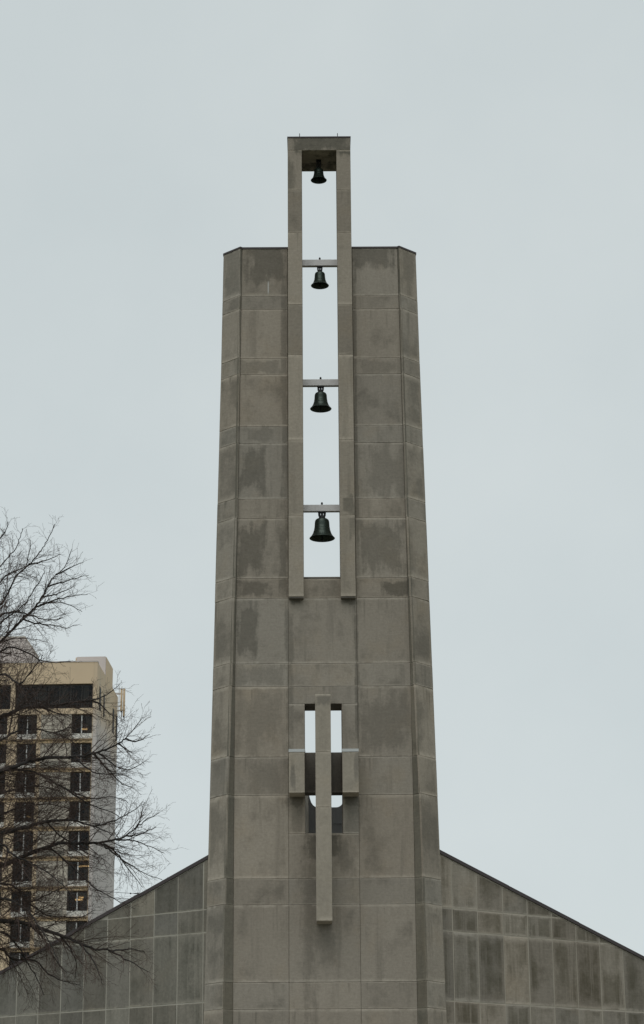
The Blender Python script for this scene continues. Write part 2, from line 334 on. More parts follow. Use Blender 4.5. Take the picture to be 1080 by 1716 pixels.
for za, zb in zip(ROWS, ROWS[1:]):
    fa, fb = lerp(FACE, za), lerp(FACE, zb); aa, ab = lerp(ARX, za), lerp(ARX, zb); ya, yb = lerp(ARY, za), lerp(ARY, zb); oa, ob = lerp(OUX, za), lerp(OUX, zb)
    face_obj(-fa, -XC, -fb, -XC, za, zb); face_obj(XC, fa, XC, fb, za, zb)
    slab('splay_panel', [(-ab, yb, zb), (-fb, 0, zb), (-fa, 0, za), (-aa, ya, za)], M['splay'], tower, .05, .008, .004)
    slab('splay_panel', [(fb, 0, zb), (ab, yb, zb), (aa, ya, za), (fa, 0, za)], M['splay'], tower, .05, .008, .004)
    slab('pier_panel', [(-ob, OUY, zb), (-ab, yb, zb), (-aa, ya, za), (-oa, OUY, za)], M['pier'], tower, .05, .008, .006)
    slab('pier_panel', [(ab, yb, zb), (ob, OUY, zb), (oa, OUY, za), (aa, ya, za)], M['pier'], tower, .05, .008, .006)
    for sx in (-1, 1):                   # plain return faces of the tower's flanks
        q = [(ob, OUY+.004, zb), (ob-.02, BACK, zb), (oa-.02, BACK, za), (oa, OUY+.004, za)]
        if sx < 0: q = [(-q[i][0], q[i][1], q[i][2]) for i in (1, 0, 3, 2)]
        slab('side_panel', q, M['pier'], tower, .05, .008, .006)
cz = [17.79, 15.95, 15.32, ZO]
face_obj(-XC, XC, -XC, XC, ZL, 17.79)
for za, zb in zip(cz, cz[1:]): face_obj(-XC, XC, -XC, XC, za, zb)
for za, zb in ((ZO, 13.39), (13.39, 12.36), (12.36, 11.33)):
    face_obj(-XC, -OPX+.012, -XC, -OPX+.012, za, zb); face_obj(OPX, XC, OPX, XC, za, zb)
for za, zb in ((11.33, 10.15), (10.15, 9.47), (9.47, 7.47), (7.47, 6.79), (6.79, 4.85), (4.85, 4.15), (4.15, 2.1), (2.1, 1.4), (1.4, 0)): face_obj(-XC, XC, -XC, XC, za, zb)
# lining of the cross opening
MB().box(-OPX+.0, -OPX+.012, .062, BACK, ZB-.015, ZO+.01).build('reveal_lining', M['stone'], tower)
MB().box(OPX-.006, OPX+.006, .062, BACK, ZB-.015, ZO+.01).build('reveal_lining', M['stone'], tower)
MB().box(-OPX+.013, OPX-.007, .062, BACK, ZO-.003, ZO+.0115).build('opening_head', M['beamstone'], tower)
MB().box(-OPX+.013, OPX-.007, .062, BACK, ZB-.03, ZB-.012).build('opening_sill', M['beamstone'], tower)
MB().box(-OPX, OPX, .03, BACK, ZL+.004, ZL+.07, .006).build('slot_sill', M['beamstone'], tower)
# copings
for sx in (-1, 1):
    f_, a_, ay, o_ = lerp(FACE, ZT), lerp(ARX, ZT), lerp(ARY, ZT), lerp(OUX, ZT)
    ring = lambda z: [(sx*.915, -.02, z), (sx*(f_-.01), -.02, z), (sx*a_, ay-.025, z), (sx*(o_+.015), OUY-.01, z), (sx*(o_-.01), BACK+.02, z), (sx*.915, BACK+.02, z)]
    MB().loft([ring(ZT-.022), ring(ZT+.03)]).build('coping', M['cap'], tower)
# posts of the open bell frame, each a stack of blocks
PF, PB = -0.20, 1.19
PJ = [31.23, 29.96, 28.61, 26.38, 24.85, 22.30, 20.62, 20.10, 17.78]
for sx in (-1, 1):
    xa, xb = (OPX, .912) if sx > 0 else (-.912, -OPX)
    post = MB().box(xa+.02, xb-.02, PF+.02, PB-.02, 17.80, 31.5).build('frame_post', M['core'], tower)
    js = [z for z in PJ if not (sx < 0 and z == 20.62)]
    for za, zb in zip(js, js[1:]):
        o_ = MB().box(xa, xb, PF+random.uniform(-.004, .004), PB, zb+.002, za-.002, .006).build('stone_block', M['post'], post)
        tone = {31.23: .93, 29.96: .84, 28.61: 1.04, 26.38: .80, 24.85: 1.12, 22.30: .92, 20.62: .98, 20.10: 1.0}[za]; o_.color = (tone, tone, tone*.99, 1)
    MB().box(xa+.006, xb-.006, PF+.012, PB-.01, 17.742, 17.779).build('post_foot', M['beamstone'], post)
lint = MB().box(-.912, .912, PF, PB, 31.234, 31.63, .012).build('frame_lintel', M['post'], tower)
MB().box(-.925, .925, PF-.012, PB+.012, 31.632, 31.672).build('lintel_coping', M['cap'], lint)
for px in (502.5, 566):
    a = at(px, 232, .2); MB().tube([(a.x, .2, 31.66), (a.x, .2, 31.98)], .011, 5).build('lightning_rod', M['iron'], tower)
# beams that carry the bells
BEAMS = [(28.03, 27.84), (24.33, 24.14), (20.59, 20.40)]
for zt, zb in BEAMS:
    m = MB(); m.box(-OPX-.02, OPX+.02, .375, .515, zb, zt, .006)
    m.build('bell_beam', M['galv'], tower)

# ------------------------------------------------------------------ bells
def bell(x, z_lip, wdt, z_top, label, hung):
    """z_top: underside of what it hangs from"""
    y = .445; r = wdt/2; h = wdt*.80
    t = tag(empty('church_bell', (x, y, z_lip)), label, 'bell', 'bells hung in the tower frame')
    prof = [(.02, 1.0), (.30, 1.0), (.40, .985), (.50, .94), (.555, .875), (.575, .78), (.585, .66), (.605, .53), (.615, .52), (.615, .49), (.635, .43), (.67, .34), (.685, .335), (.69, .305), (.73, .24), (.80, .155), (.90, .065), (.975, .018), (1.0, .0)]
    ins = [(.985, -.012), (.93, .01), (.84, .08), (.74, .17), (.64, .33), (.57, .5), (.53, .75), (.46, .88), (.25, .93), (.02, .935)]
    MB().lathe((x, y, z_lip), [(a*r, b*h) for a, b in prof+ins], 48).build('bell_body', M['bronze'], t, True)
    top = z_lip+h
    cr_ = MB(); cr_.lathe((x, y, top), [(.001, .001), (.26*r, 0), (.25*r, .10*h), (.20*r, .15*h), (.001, .15*h)], 20)
    for dx in (-.2, 0, .2): cr_.tube([(x+dx*r, y, top+.13*h), (x+dx*r*1.15, y, z_top)], .028*wdt/.6, 6)
    cr_.box(x-.28*r, x+.28*r, y-.06, y+.06, z_top-.03, z_top-.002)
    cr_.build('crown', M['iron'], t)
    MB().tube([(x, y, z_lip+.6*h), (x, y, z_lip+.02), (x, y, z_lip-.02), (x, y, z_lip-.065), (x, y, z_lip-.085)], [.012, .014, .03, .035, .012], 8).build('clapper', M['iron'], t, True)
    if hung:
        MB().tube([(x, y, hung+.001), (x, y, hung+.06), (x, y, hung+.09)], [.022, .03, .018], 8).build('hanger_bolt', M['iron'], t)
    return t
bell(-.012, 30.585, .47, 31.232, 'smallest bronze bell hanging from the soffit at the top of the frame', 0)
bell(.0, 27.24, .52, 27.84, 'bronze bell hanging from the uppermost pale beam of the tower slot', 28.03)
bell(.0, 23.46, .61, 24.14, 'bronze bell hanging from the middle of the three pale beams', 24.33)
bell(.012, 19.63, .71, 20.40, 'largest bronze bell hanging lowest in the tower slot', 20.59)

# ------------------------------------------------------------------ cross
cross = tag(empty('stone_cross', (0, 0, 8.95)), 'projecting stone cross with long upright over the opening in the tower front', 'cross')
for za, zb in ((14.93, 13.37), (13.37, 11.91), (11.91, 8.95)):
    MB().box(-.213, .2, -.75, -.03 if zb < 9 or za > 14 else -.05, zb+.002, za-.002, .006).build('upright_block', M['cross'], cross)
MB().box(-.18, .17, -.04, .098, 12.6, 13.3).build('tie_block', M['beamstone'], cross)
for sx in (-1, 1):
    xa, xb = (.497, .925) if sx > 0 else (-.915, -.5)
    arm = MB().box(xa, xb, -.66, -.004, 12.305, 13.39, .008).build('arm', M['cross'], cross)
    MB().box(xa-.006, xb+.006, -.672, -.006, 13.391, 13.468).build('arm_cap', M['pale_cap'], arm)
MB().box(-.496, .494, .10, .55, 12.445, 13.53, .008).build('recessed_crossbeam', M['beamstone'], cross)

# ------------------------------------------------------------------ metal saddle of the roof seen through the opening
sad = tag(empty('roof_saddle', (0, 3, 10.2)), 'dark lead roof saddle with rounded corners behind the cross opening', 'roof')
prof = [(-.95, 10.2), (-.95, 13.3), (-.47, 13.3), (-.42, 13.02), (-.375, 12.82), (-.335, 12.70), (-.285, 12.625), (-.22, 12.58), (-.14, 12.565), (.33, 12.565)]
for k in range(7):
    a = math.radians(-90+90*k/6); prof.append((.36+.19*math.cos(a), 12.755+.19*math.sin(a)))
prof += [(.56, 13.25), (.95, 13.25), (.95, 10.2)]
v = [(x, y, z) for y in (3.0, 6.0) for x, z in prof]; n = len(prof)
f = [tuple(range(n)), tuple(range(2*n-1, n-1, -1))] + [(i, (i+1) % n, n+(i+1) % n, n+i) for i in range(n)]
mesh_obj('saddle_sheet', v, f, M['lead'], sad)
MB().box(-.3, .56, 2.985, 2.999, 12.10, 12.115).build('seam', M['lead'], sad)
mesh_obj('cheek_wall', [(-.512, .87, 10.3), (-.40, 2.95, 10.3), (-.62, 2.95, 10.3), (-.62, .87, 10.3), (-.512, .87, 13.9), (-.42, 2.95, 13.6), (-.62, 2.95, 13.4), (-.62, .87, 13.9)],
         [(0, 1, 2, 3), (7, 6, 5, 4), (0, 4, 5, 1), (1, 5, 6, 2), (2, 6, 7, 3), (3, 7, 4, 0)], M['stone'], sad)

# ------------------------------------------------------------------ swept-back wing walls
def wing(side, label, z0, slope, joints, zrows, mat, mort, gap):
    A = math.radians(34); ca, sa = math.cos(A), math.sin(A); P = Vector((side*3.05, .6, 0)); UM = 17.0
    pt = lambda u, z, d=0.0: P + Vector((side*ca*u, sa*u, z)) + Vector((side*sa, -ca, 0))*d      # d: out of the wall, towards the viewer
    t = tag(empty('church_wing_wall', tuple(P)), label, 'wall', None)
    top = lambda u: z0 - slope*u
    # backing wall with mortar face, roof slab behind
    def solid(u0, u1, d0, d1, zlo, zhi_off, name, m, par):
        vs = [pt(u, (zlo if zlo is not None else 0) if k == 0 else top(u)+zhi_off, d) for u in (u0, u1) for d in (d0, d1) for k in (0, 1)]
        return MB().add(vs, [(0, 1, 3, 2), (4, 6, 7, 5), (0, 4, 5, 1), (2, 3, 7, 6), (1, 5, 7, 3), (0, 2, 6, 4)]).build(name, m, par)
    solid(-.25, UM, -.5, .006, 0, -.06, 'backing_wall', M[mort], t)
    # coping strip along the rake
    cu = -.12
    while cu < UM:
        ce = min(cu+2.45, UM+.1); vs = []; jz = random.uniform(-.006, .006); jd = random.uniform(-.006, .006)
        for u in (cu+.004, ce-.004):
            jz2 = jz+random.uniform(-.004, .004)
            for d, z in ((-.55, -.07), (.05+jd, -.07), (.05+jd, .025), (-.55, .035)): vs.append(pt(u, top(u)+z+jz2, d))
        MB().add(vs, [(0, 1, 2, 3), (7, 6, 5, 4), (0, 4, 5, 1), (1, 5, 6, 2), (2, 6, 7, 3), (3, 7, 4, 0)]).build('coping', M['cap'], t)
        cu = ce
    rf = []
    for u in (.1, UM):
        a = pt(u, top(u)-.10, -.5); rf += [a, a+Vector((0, 0, -.25)), Vector((a.x, 32, a.z-.25)), Vector((a.x, 32, a.z))]
    MB().add(rf, [(0, 1, 2, 3), (7, 6, 5, 4), (0, 4, 5, 1), (1, 5, 6, 2), (2, 6, 7, 3), (3, 7, 4, 0)]).build('roof', M['cap'], t)
    us = [-.2] + joints
    while us[-1] < UM-.5: us.append(us[-1] + (joints[-1]-joints[1])/(len(joints)-2))
    for ua, ub in zip(us, us[1:]):
        for za, zb in zip(zrows, zrows[1:]):
            poly = clip([(ua, zb), (ub, zb), (ub, za), (ua, za)], slope, 1, z0-.085)
            if len(poly) < 3: continue
            ar = abs(sum(poly[i][0]*poly[(i+1) % len(poly)][1]-poly[(i+1) % len(poly)][0]*poly[i][1] for i in range(len(poly))))/2
            if ar < .02: continue
            # drop doubled corners
            q = [p for i, p in enumerate(poly) if math.hypot(p[0]-poly[i-1][0], p[1]-poly[i-1][1]) > .03]
            if len(q) < 3: continue
            ju, jz = random.uniform(-.005, .005), random.uniform(-.005, .005); pts = [pt(u+ju, z+jz, .012) for u, z in q]
            if side < 0: pts = pts[::-1]
            slab('wall_panel', pts, M[mat], t, .03, gap, .005, .002, .16)
    return t
RZ = [12.2, 9.45, 8.85, 7.04, 6.42, 4.55, 3.95, 2.1, 1.5, 0.02]
wing(-1, 'dark grey slate-panelled wall sloping down to the left of the tower behind the bare tree', 10.86, .357, [.185]+[1.03+.8*k for k in range(8)], RZ, 'wing_l', 'mortar', .025)
wing(1, 'stained brownish stone-panelled wall sloping down to the right of the tower', 10.95, .338, [.41, 1.25]+[2.12+.845*k for k in range(6)], RZ, 'wing_r', 'mortar_r', .028)

# ------------------------------------------------------------------ apartment building behind on the left
PHI = math.radians(2.4)
BC = at(164, 1109, 160.0); BZ = BC.z
bld = tag(empty('apartment_tower', (BC.x, BC.y, 0), -PHI), 'beige high-rise apartment block behind the bare tree and left roofline', 'building')
BD = Vector((math.sin(PHI), math.cos(PHI), 0)); BU = Vector((math.cos(PHI), -math.sin(PHI), 0)); B0 = Vector((BC.x, BC.y, 0))
def bl(x, y, dep=0.0):                    # local (x, z) on a plane parallel to the facade
    d = ray(x, y); t = ((B0+BD*dep-CPOS).dot(BD))/d.dot(BD); q = CPOS + d*t; return (q-B0).dot(BU), q.z
def bs(x, y):                             # local (depth, z) on the right-hand flank
    d = ray(x, y); t = ((B0-CPOS).dot(BU))/d.dot(BU); q = CPOS + d*t; return (q-B0).dot(BD), q.z
M['beige'] = plain('beige_render', (0.74, 0.575, 0.395), 0.9, 0.08, 0.4)
M['beige2'] = plain('ochre_render', (0.70, 0.51, 0.31), 0.9, 0.12, 0.5)
M['infill'] = plain('exposed_aggregate_panel', (0.58, 0.52, 0.435), 0.95, 0.14, 0.8)
M['sillw'] = plain('white_sill_panel', (0.76, 0.73, 0.67), 0.8, 0.1, 0.8)
M['bgrey'] = plain('grey_render', (0.64, 0.575, 0.54), 0.9, 0.06, 0.15)
M['grille'] = plain('grey_vent_metal', (0.22, 0.215, 0.19), 0.8, 0.2, 1.0)
M['rust'] = plain('rusty_slab_edge', (0.33, 0.235, 0.145), 0.9, 0.2, 0.8)
M['wframe'] = plain('pale_window_metal', (0.75, 0.74, 0.72), 0.5, 0.1, 2)
M['room'] = plain('dim_room', (0.085, 0.078, 0.072), 0.9, 0.4, 0.6)
M['blind'] = plain('pale_blind', (0.34, 0.32, 0.28), 0.9, 0.2, 1)
M['curtain'] = plain('drawn_curtain', (0.20, 0.19, 0.175), 0.9, 0.35, 4, stretch=(4, 4, .2))
g = NG('window_glass'); g.t.nodes.remove(g.p)
gl = g.node('ShaderNodeBsdfGlossy'); gl.inputs['Roughness'].default_value = .03; gl.inputs['Color'].default_value = (.8, .85, .9, 1)
tr = g.node('ShaderNodeBsdfTransparent'); tr.inputs['Color'].default_value = (.66, .65, .63, 1)
fr = g.node('ShaderNodeFresnel'); fr.inputs['IOR'].default_value = 1.28; ms = g.node('ShaderNodeMixShader')
g.L(fr.outputs[0], ms.inputs[0]); g.L(tr.outputs[0], ms.inputs[1]); g.L(gl.outputs[0], ms.inputs[2]); g.L(ms.outputs[0], g.t.nodes['Material Output'].inputs['Surface']); M['glass'] = g.m
g = NG('room_lamp'); g.p.inputs['Base Color'].default_value = (.8, .6, .3, 1); g.p.inputs['Emission Color'].default_value = (1, .66, .30, 1); g.p.inputs['Emission Strength'].default_value = 1.1; M['lamp'] = g.m
O0 = Vector((0, 0, 0))
def bpart(name, mat, x0, x1, y0, y1, z0, z1, par=bld, b=0): return MB().box(x0, x1, y0, y1, z0, z1, b).build(name, M[mat], par, off=O0)
DEP = bs(198, 1169)[0]
XL = -46.0
colx = [(bl(118, 1300)[0], bl(150.6, 1300)[0]), (bl(26.4, 1300)[0], bl(59, 1300)[0])]
wW = colx[0][1]-colx[0][0]; P1 = colx[0][0]-colx[1][0]; P2 = bl(59, 1300)[0]-bl(9, 1300)[0]
colx += [(colx[1][0]-P2, colx[1][1]-P2), (colx[1][0]-P2-P1, colx[1][1]-P2-P1), (colx[1][0]-2*P2-P1, colx[1][1]-2*P2-P1)]
z1, z9 = bl(135, 1197)[1], bl(131, 1595)[1]; PITCHZ = (z1-z9)/8; wH = bl(135, 1197)[1]-bl(135, 1228.5)[1]
RE = .9                                   # depth of the rooms behind the glass
ZTOPW = z1-9.3*PITCHZ
zf = bs(180, 1212)[1]
g = NG('weathered_flank_render'); pos = g.node('ShaderNodeNewGeometry').outputs['Position']; sp = g.node('ShaderNodeSeparateXYZ'); g.L(pos, sp.inputs[0])
hh = g.math('ADD', g.math('SUBTRACT', sp.outputs[2], BZ-6.0), g.math('MULTIPLY', g.math('SUBTRACT', g.noise(pos, .5, 5, .6, (1, .25, .5)), .5), 6.0))
c = g.mix(g.ss(hh, -2.0, 2.5), (0.62, 0.565, 0.535), (0.70, 0.55, 0.385)); c = g.mix(g.math('MULTIPLY', g.ss(g.noise(pos, .9, 5, .6, (1, .6, .12)), .5, .75), .35), c, (0.42, 0.385, 0.36))
g.L(c, g.p.inputs['Base Color']); g.p.inputs['Roughness'].default_value = .9; M['flank'] = g.m
bpart('flank_wall', 'flank', -.35, .012, .0, DEP, 0, BZ)
bpart('rear_body', 'bgrey', XL, -.36, RE+.3, DEP-.02, 0, BZ-.6)
bpart('room_back', 'room', XL+.1, -.4, RE+.2, RE+.29, 8, BZ-1.2)
# facade skin: parapet band, pilasters, floor slabs, infill, sills
zb_t, zb_b = bl(100, 1146)[1], bl(100, 1187)[1]
bpart('parapet', 'beige', XL, -.362, 0, RE+.2, zb_t, BZ)
bpart('parapet_cap', 'bgrey', XL, .03, -.04, RE, BZ+.001, BZ+.12)
bpart('corner_pilaster', 'beige', colx[0][1]+.12, -.364, .0, RE+.2, 0, zb_t-.004)
xb1 = bl(159, 1165)[0]; xb0 = bl(26, 1165)[0]; xb2 = bl(18, 1165)[0]
def glazing(x0, x1, z0_, z1_, nm, par, y=.32):
    return bpart(nm, 'glass', x0, x1, y, y+.02, z0_, z1_, par)
# top-floor ribbon windows
for (xa, xb, npan) in ((xb0, min(xb1, colx[0][1]+.1), 7), (xb0-1.1-9, xb2, 6)):
    w = bpart('ribbon_window', 'room', xa, xb, .22, .30, zb_b, zb_b+.07)
    for k in range(npan):
        p0 = xa+(xb-xa)*k/npan; p1 = xa+(xb-xa)*(k+1)/npan
        glazing(p0+.03, p1-.03, zb_b+.08, zb_t-.04, 'pane', w, .26)
        if k: bpart('mullion', 'room', p0-.028, p0+.028, .22, .30, zb_b+.071, zb_t-.03, w)
        if k % 2 == 0: bpart('curtain', 'curtain', p0+.1, p1-random.uniform(.2, .7), .55, .6, zb_b+.08, zb_t-.1, w)
bpart('ribbon_pier', 'beige', xb2+.02, xb0-.02, .03, RE+.2, zb_b, zb_t-.003)
ribc = bpart('ribbon_sill_band', 'beige', XL, colx[0][1]+.119, .01, RE+.2, z1+.06, zb_b-.004)
LIT = {(0, 0): [(.05, .22, .6)], (5, 0): [(.15, .72, 1.3)], (6, 0): [(-.1, .55, .7), (.25, .66, .45)], (3, 1): [(.35, .25, .4)]}
NR = 10
for r in range(NR):
    zt = z1-r*PITCHZ; zbw = zt-wH; znext = zt-PITCHZ
    for c, (xa, xb) in enumerate(colx):
        w = empty('window', (0, 0, 0), 0, bld)
        xm = (xa+xb)/2
        for nm, q in (('frame', (xa-.02, xa+.05, zbw, zt)), ('frame', (xb-.05, xb+.02, zbw, zt)), ('mullion', (xm-.055, xm+.055, zbw, zt-.061)), ('frame', (xa+.051, xb-.051, zt-.06, zt))):
            bpart(nm, 'wframe' if nm == 'mullion' else 'room', q[0], q[1], .28, .36, q[2], q[3], w)
        for (p0, p1) in ((xa+.052, xm-.057), (xm+.057, xb-.052)): glazing(p0, p1, zbw+.02, zt-.062, 'pane', w)
        bpart('sill_panel', 'sillw', xa-.12, xb+.119, .10, .36, znext+.46, zbw-.003, w)
        rr = random.random()
        if rr < .45: bpart('curtain', 'curtain', xa+.06, xa+.06+random.uniform(.3, .8), .5, .54, zbw+.02, zt-.1, w)
        if rr > .35 : bpart('curtain', 'curtain', xb-.06-random.uniform(.25, .7), xb-.06, .5, .54, zbw+.02, zt-.1, w)
        if random.random() < .3: bpart('blind', 'blind', xm+.06 if rr > .5 else xa+.06, xb-.06 if rr > .5 else xm-.06, .44, .46, zt-.1-random.uniform(.3, 1.2), zt-.1, w)
        for (ox, oz, wd_) in LIT.get((r, c), ()):
            bpart('room_light', 'lamp', xm+ox-.1, xm+ox-.1+wd_, .42, .46, zbw+oz*wH, zbw+oz*wH+.16, w)
    # infill panel between the paired columns, pilasters, slab lip
    bpart('infill_panel', 'infill', colx[1][1]+.42, colx[0][0]-.20, .08, RE+.2, znext+.46, zt+.05)
    bpart('infill_panel', 'infill', colx[3][1]+.42, colx[2][0]-.20, .08, RE+.2, znext+.46, zt+.05)
    for (xa, xb) in ((colx[1][1]+.55, colx[0][0]-.40), (colx[3][1]+.55, colx[2][0]-.40)):
        gr = bpart('vent_grille', 'grille', xa, xb, .03, .078, znext+.54, znext+1.15)
        for q in range(4): bpart('grille_blade', 'infill', xa+.06, xb-.06, .005, .028, znext+.60+q*.14, znext+.645+q*.14, gr)
    bpart('slab_band', 'beige2', XL, colx[0][1]+.118, .02, RE+.2, znext+.061, znext+.32)
    bpart('slab_lip', 'rust', XL, colx[0][1]+.117, -.12, RE+.1, znext+.324, znext+.455)
    for (xa, xb) in ((colx[0][0]-.196, colx[0][0]-.022), (colx[1][1]+.022, colx[1][1]+.416), (colx[2][1]+.022, colx[1][0]-.022), (colx[4][1]+.022, colx[3][0]-.022), (colx[3][1]+.022, colx[3][1]+.416), (colx[2][0]-.196, colx[2][0]-.022)):
        bpart('pilaster', 'beige' if xb-xa > .3 else 'infill', xa, xb, .04, RE+.2, znext+.46, zt+.055)
# flank: slit windows, joint, upper works
for (x, ya, yb, wd_) in ((168, 1152, 1192, .5), (174.5, 1163, 1203, .35), (190, 1188, 1230, .5), (195.6, 1200, 1241, .5)):
    d0, za = bs(x, ya); zb = bs(x, yb)[1]
    s_ = bpart('slit_window', 'room', -.1, .045, d0-wd_, d0+wd_, zb, za)
    bpart('louvre', 'iron', .046, .075, d0-wd_*.8, d0+wd_*.8, zb+.1, za-.1, s_)
dj = bs(175, 1459)[1]; bpart('flank_joint', 'sillw', -.1, .02, .36, DEP-.01, dj-.04, dj+.04)
d1 = bs(177, 1140)[0]; d2 = bs(189, 1140)[0]; zp = bl(177, 1100, d1)[1]
x_l = bl(129, 1104, d1)[0]
bpart('stair_penthouse', 'bgrey', x_l, -.02, d1, d1+.3, BZ-.7, zp)
bpart('stair_penthouse_side', 'beige', -3.2, .02, d1+.301, d2, BZ-.7, zp-.004)
pd = 7.0; xr, zr = bl(42, 1068, pd); pd2 = pd+9
pent = bpart('lift_penthouse', 'bgrey', xr-14, xr, pd, pd2, BZ-.7, zr)
bpart('penthouse_cap', 'sillw', xr-14, xr+.06, pd-.06, pd2, zr+.002, zr+.12, pent)
# ------------------------------------------------------------------ panel antennas on the flank
da, za = bs(198, 1160)
def w_b(x, y, z): return tuple(B0 + BU*x + BD*y + Vector((0, 0, z)))
def antenna(off, dy, hgt, zc, label):
    t = tag(empty('panel_antenna', w_b(off, dy, zc-hgt/2), -PHI), label, 'antenna', 'antennas on the flank of the block')
    MB().box(-.11, .11, -.10, .10, 0, hgt, .03).build('panel', M['beige'], t, off=O0)
    MB().box(-.09, .09, -.08, .08, -.16, -.001, .02).build('connector_box', M['room'], t, off=O0)
    MB().tube([(-.26, .0, -.3), (-.26, .0, hgt+.25)], .04, 8).build('mast', M['galv'], t, off=O0)
    for k in (.2, .8): MB().box(-off, -.11, -.05, .05, hgt*k-.05, hgt*k+.05).build('bracket', M['galv'], t, off=O0)
    MB().tube([(.05, 0, -.16), (.03, 0, -.55), (-.10, .0, -.78), (-.22, 0, -.55), (-.26, 0, -.15)], .025, 6).build('cable', M['iron'], t, off=O0)
    return t
zlo = bl(206, 1200, DEP-1)[1]; zhi = bl(206, 1154, DEP-1)[1]
antenna(bl(208.2, 1180, DEP-1)[0], DEP-1.0, zhi-zlo, (zhi+zlo)/2, 'tall beige panel antenna standing furthest out from the block')
antenna(bl(203.8, 1180, DEP-2.0)[0], DEP-2.0, (zhi-zlo)*.8, (zhi+zlo)/2+.05, 'shorter beige panel antenna close to the flank of the block')

# ------------------------------------------------------------------ overhead wires beyond the left roof
for k, (y, lab) in enumerate(((1497, 'upper thin overhead wire with clamps behind the left roofline'), (1506.5, 'lower thin overhead wire behind the left roofline'))):
    a = at(120, y-.5, 60); b = at(420, y+2, 60); t = tag(empty('overhead_wire', tuple(a)), lab, 'wire', 'wires behind the roof')
    pts = [a.lerp(b, i/16)-Vector((0, 0, .3*math.sin(math.pi*i/16))) for i in range(17)]
    up = at(219, y, 60).z - (a.lerp(b, (at(219, y, 60).x-a.x)/(b.x-a.x)).z - .3*math.sin(math.pi*(at(219, y, 60).x-a.x)/(b.x-a.x)))
    pts = [p+Vector((0, 0, up)) for p in pts]
    MB().tube(pts, .012, 5).build('wire', M['iron'], t)
    if k == 0:
        for (x0, x1, r) in ((218, 220.5, .045), (224, 233, .03)):
            MB().tube([at(x0, y+.3, 60), at((x0+x1)/2, y+.2, 60), at(x1, y+.1, 60)], [r*.6, r, r*.6], 6).build('clamp', M['iron'], t)

# ------------------------------------------------------------------ bare tree in front of the left wing
rt = random.Random(21)
M['bark'] = plain('dark_wet_bark', (0.034, 0.029, 0.026), 0.9, 0.35, 8)
M['twig'] = plain('reddish_brown_twig', (0.085, 0.056, 0.045), 0.85, 0.3, 5)
TY = -24.0
tbase = at(-250, 1500, TY); tree = tag(empty('bare_tree', (tbase.x, TY, 0)), 'leafless dark-barked tree reaching in from the left edge', 'tree')
TX = tbase.x
def tp(x, y, dy): return at(x, y, TY+dy)
tr_pts = []; tr_r = []
for z, dx, r in ((-.1, 0, .40), (.3, .01, .30), (1.2, .02, .25), (3.0, -.02, .22), (5, .05, .19), (7, .0, .165), (9, .08, .135), (11, .02, .10), (13, .12, .065), (14.6, .05, .03), (15.6, .12, .010)):
    tr_pts.append(Vector((TX+dx, TY+dx*.7, z))); tr_r.append(r)
MB().tube(tr_pts, tr_r, 14).build('trunk', M['bark'], tree, True)
def trunk_at(z):
    for a, b, ra, rb in zip(tr_pts, tr_pts[1:], tr_r, tr_r[1:]):
        if a.z <= z <= b.z: t = (z-a.z)/(b.z-a.z); return a.lerp(b, t), ra+(rb-ra)*t
    return tr_pts[-1], tr_r[-1]
def smooth(pts, per=4):
    R = []
    for i in range(len(pts)-1):
        p0, p1, p2, p3 = pts[max(i-1, 0)], pts[i], pts[i+1], pts[min(i+2, len(pts)-1)]
        for k in range(per):
            t = k/per; R.append(0.5*((2*p1)+(p2-p0)*t+(2*p0-5*p1+4*p2-p3)*t*t+(3*p1-p0-3*p2+p3)*t*t*t))
    R.append(pts[-1]); return R
def rot_dir(d, ang, az):
    a = d.orthogonal().normalized(); b = d.cross(a); return (d*math.cos(ang) + (a*math.cos(az)+b*math.sin(az))*math.sin(ang)).normalized()
def tw(mb, p, d, length, r, lev):
    """a curving twig with herringbone side twigs"""
    n = max(3, int(length/.10)); n = min(n, 9); step = length/n; pts = [p]; dd = d.copy(); dirs = [d]
    bend = Vector((rt.gauss(0, 1), rt.gauss(0, 1), rt.gauss(.3, .6)))*.05
    for i in range(n):
        dd = (dd + bend + Vector((rt.gauss(0, 1), rt.gauss(0, 1), rt.gauss(0, 1)))*.045).normalized(); pts.append(pts[-1]+dd*step); dirs.append(dd)
    rad = [max(.0016, r*(1-.8*i/n)) for i in range(n+1)]
    mb.tube(pts, rad, 3)
    if lev >= 3: return
    sp = (.10, .085, .07)[lev]; s = rt.uniform(.3, .8)*sp+.05*length; az0 = rt.uniform(0, 6.28); kk = 0
    while s < length*.97:
        i = min(n-1, int(s/step)); q = pts[i].lerp(pts[i+1], s/step-i); rem = length-s
        L2 = (.22+.42*rem)*rt.uniform(.45, 1.05)*(1, .62, .45)[lev]
        if lev == 2: L2 = rt.uniform(.04, .13)
        az = az0 + kk*math.pi + rt.gauss(0, .5); kk += 1
        tw(mb, q, rot_dir(dirs[i], math.radians(rt.uniform(24, 50)), az), L2, max(.0017, rad[i]*.55), lev+1)
        s += sp*rt.uniform(.7, 1.6)
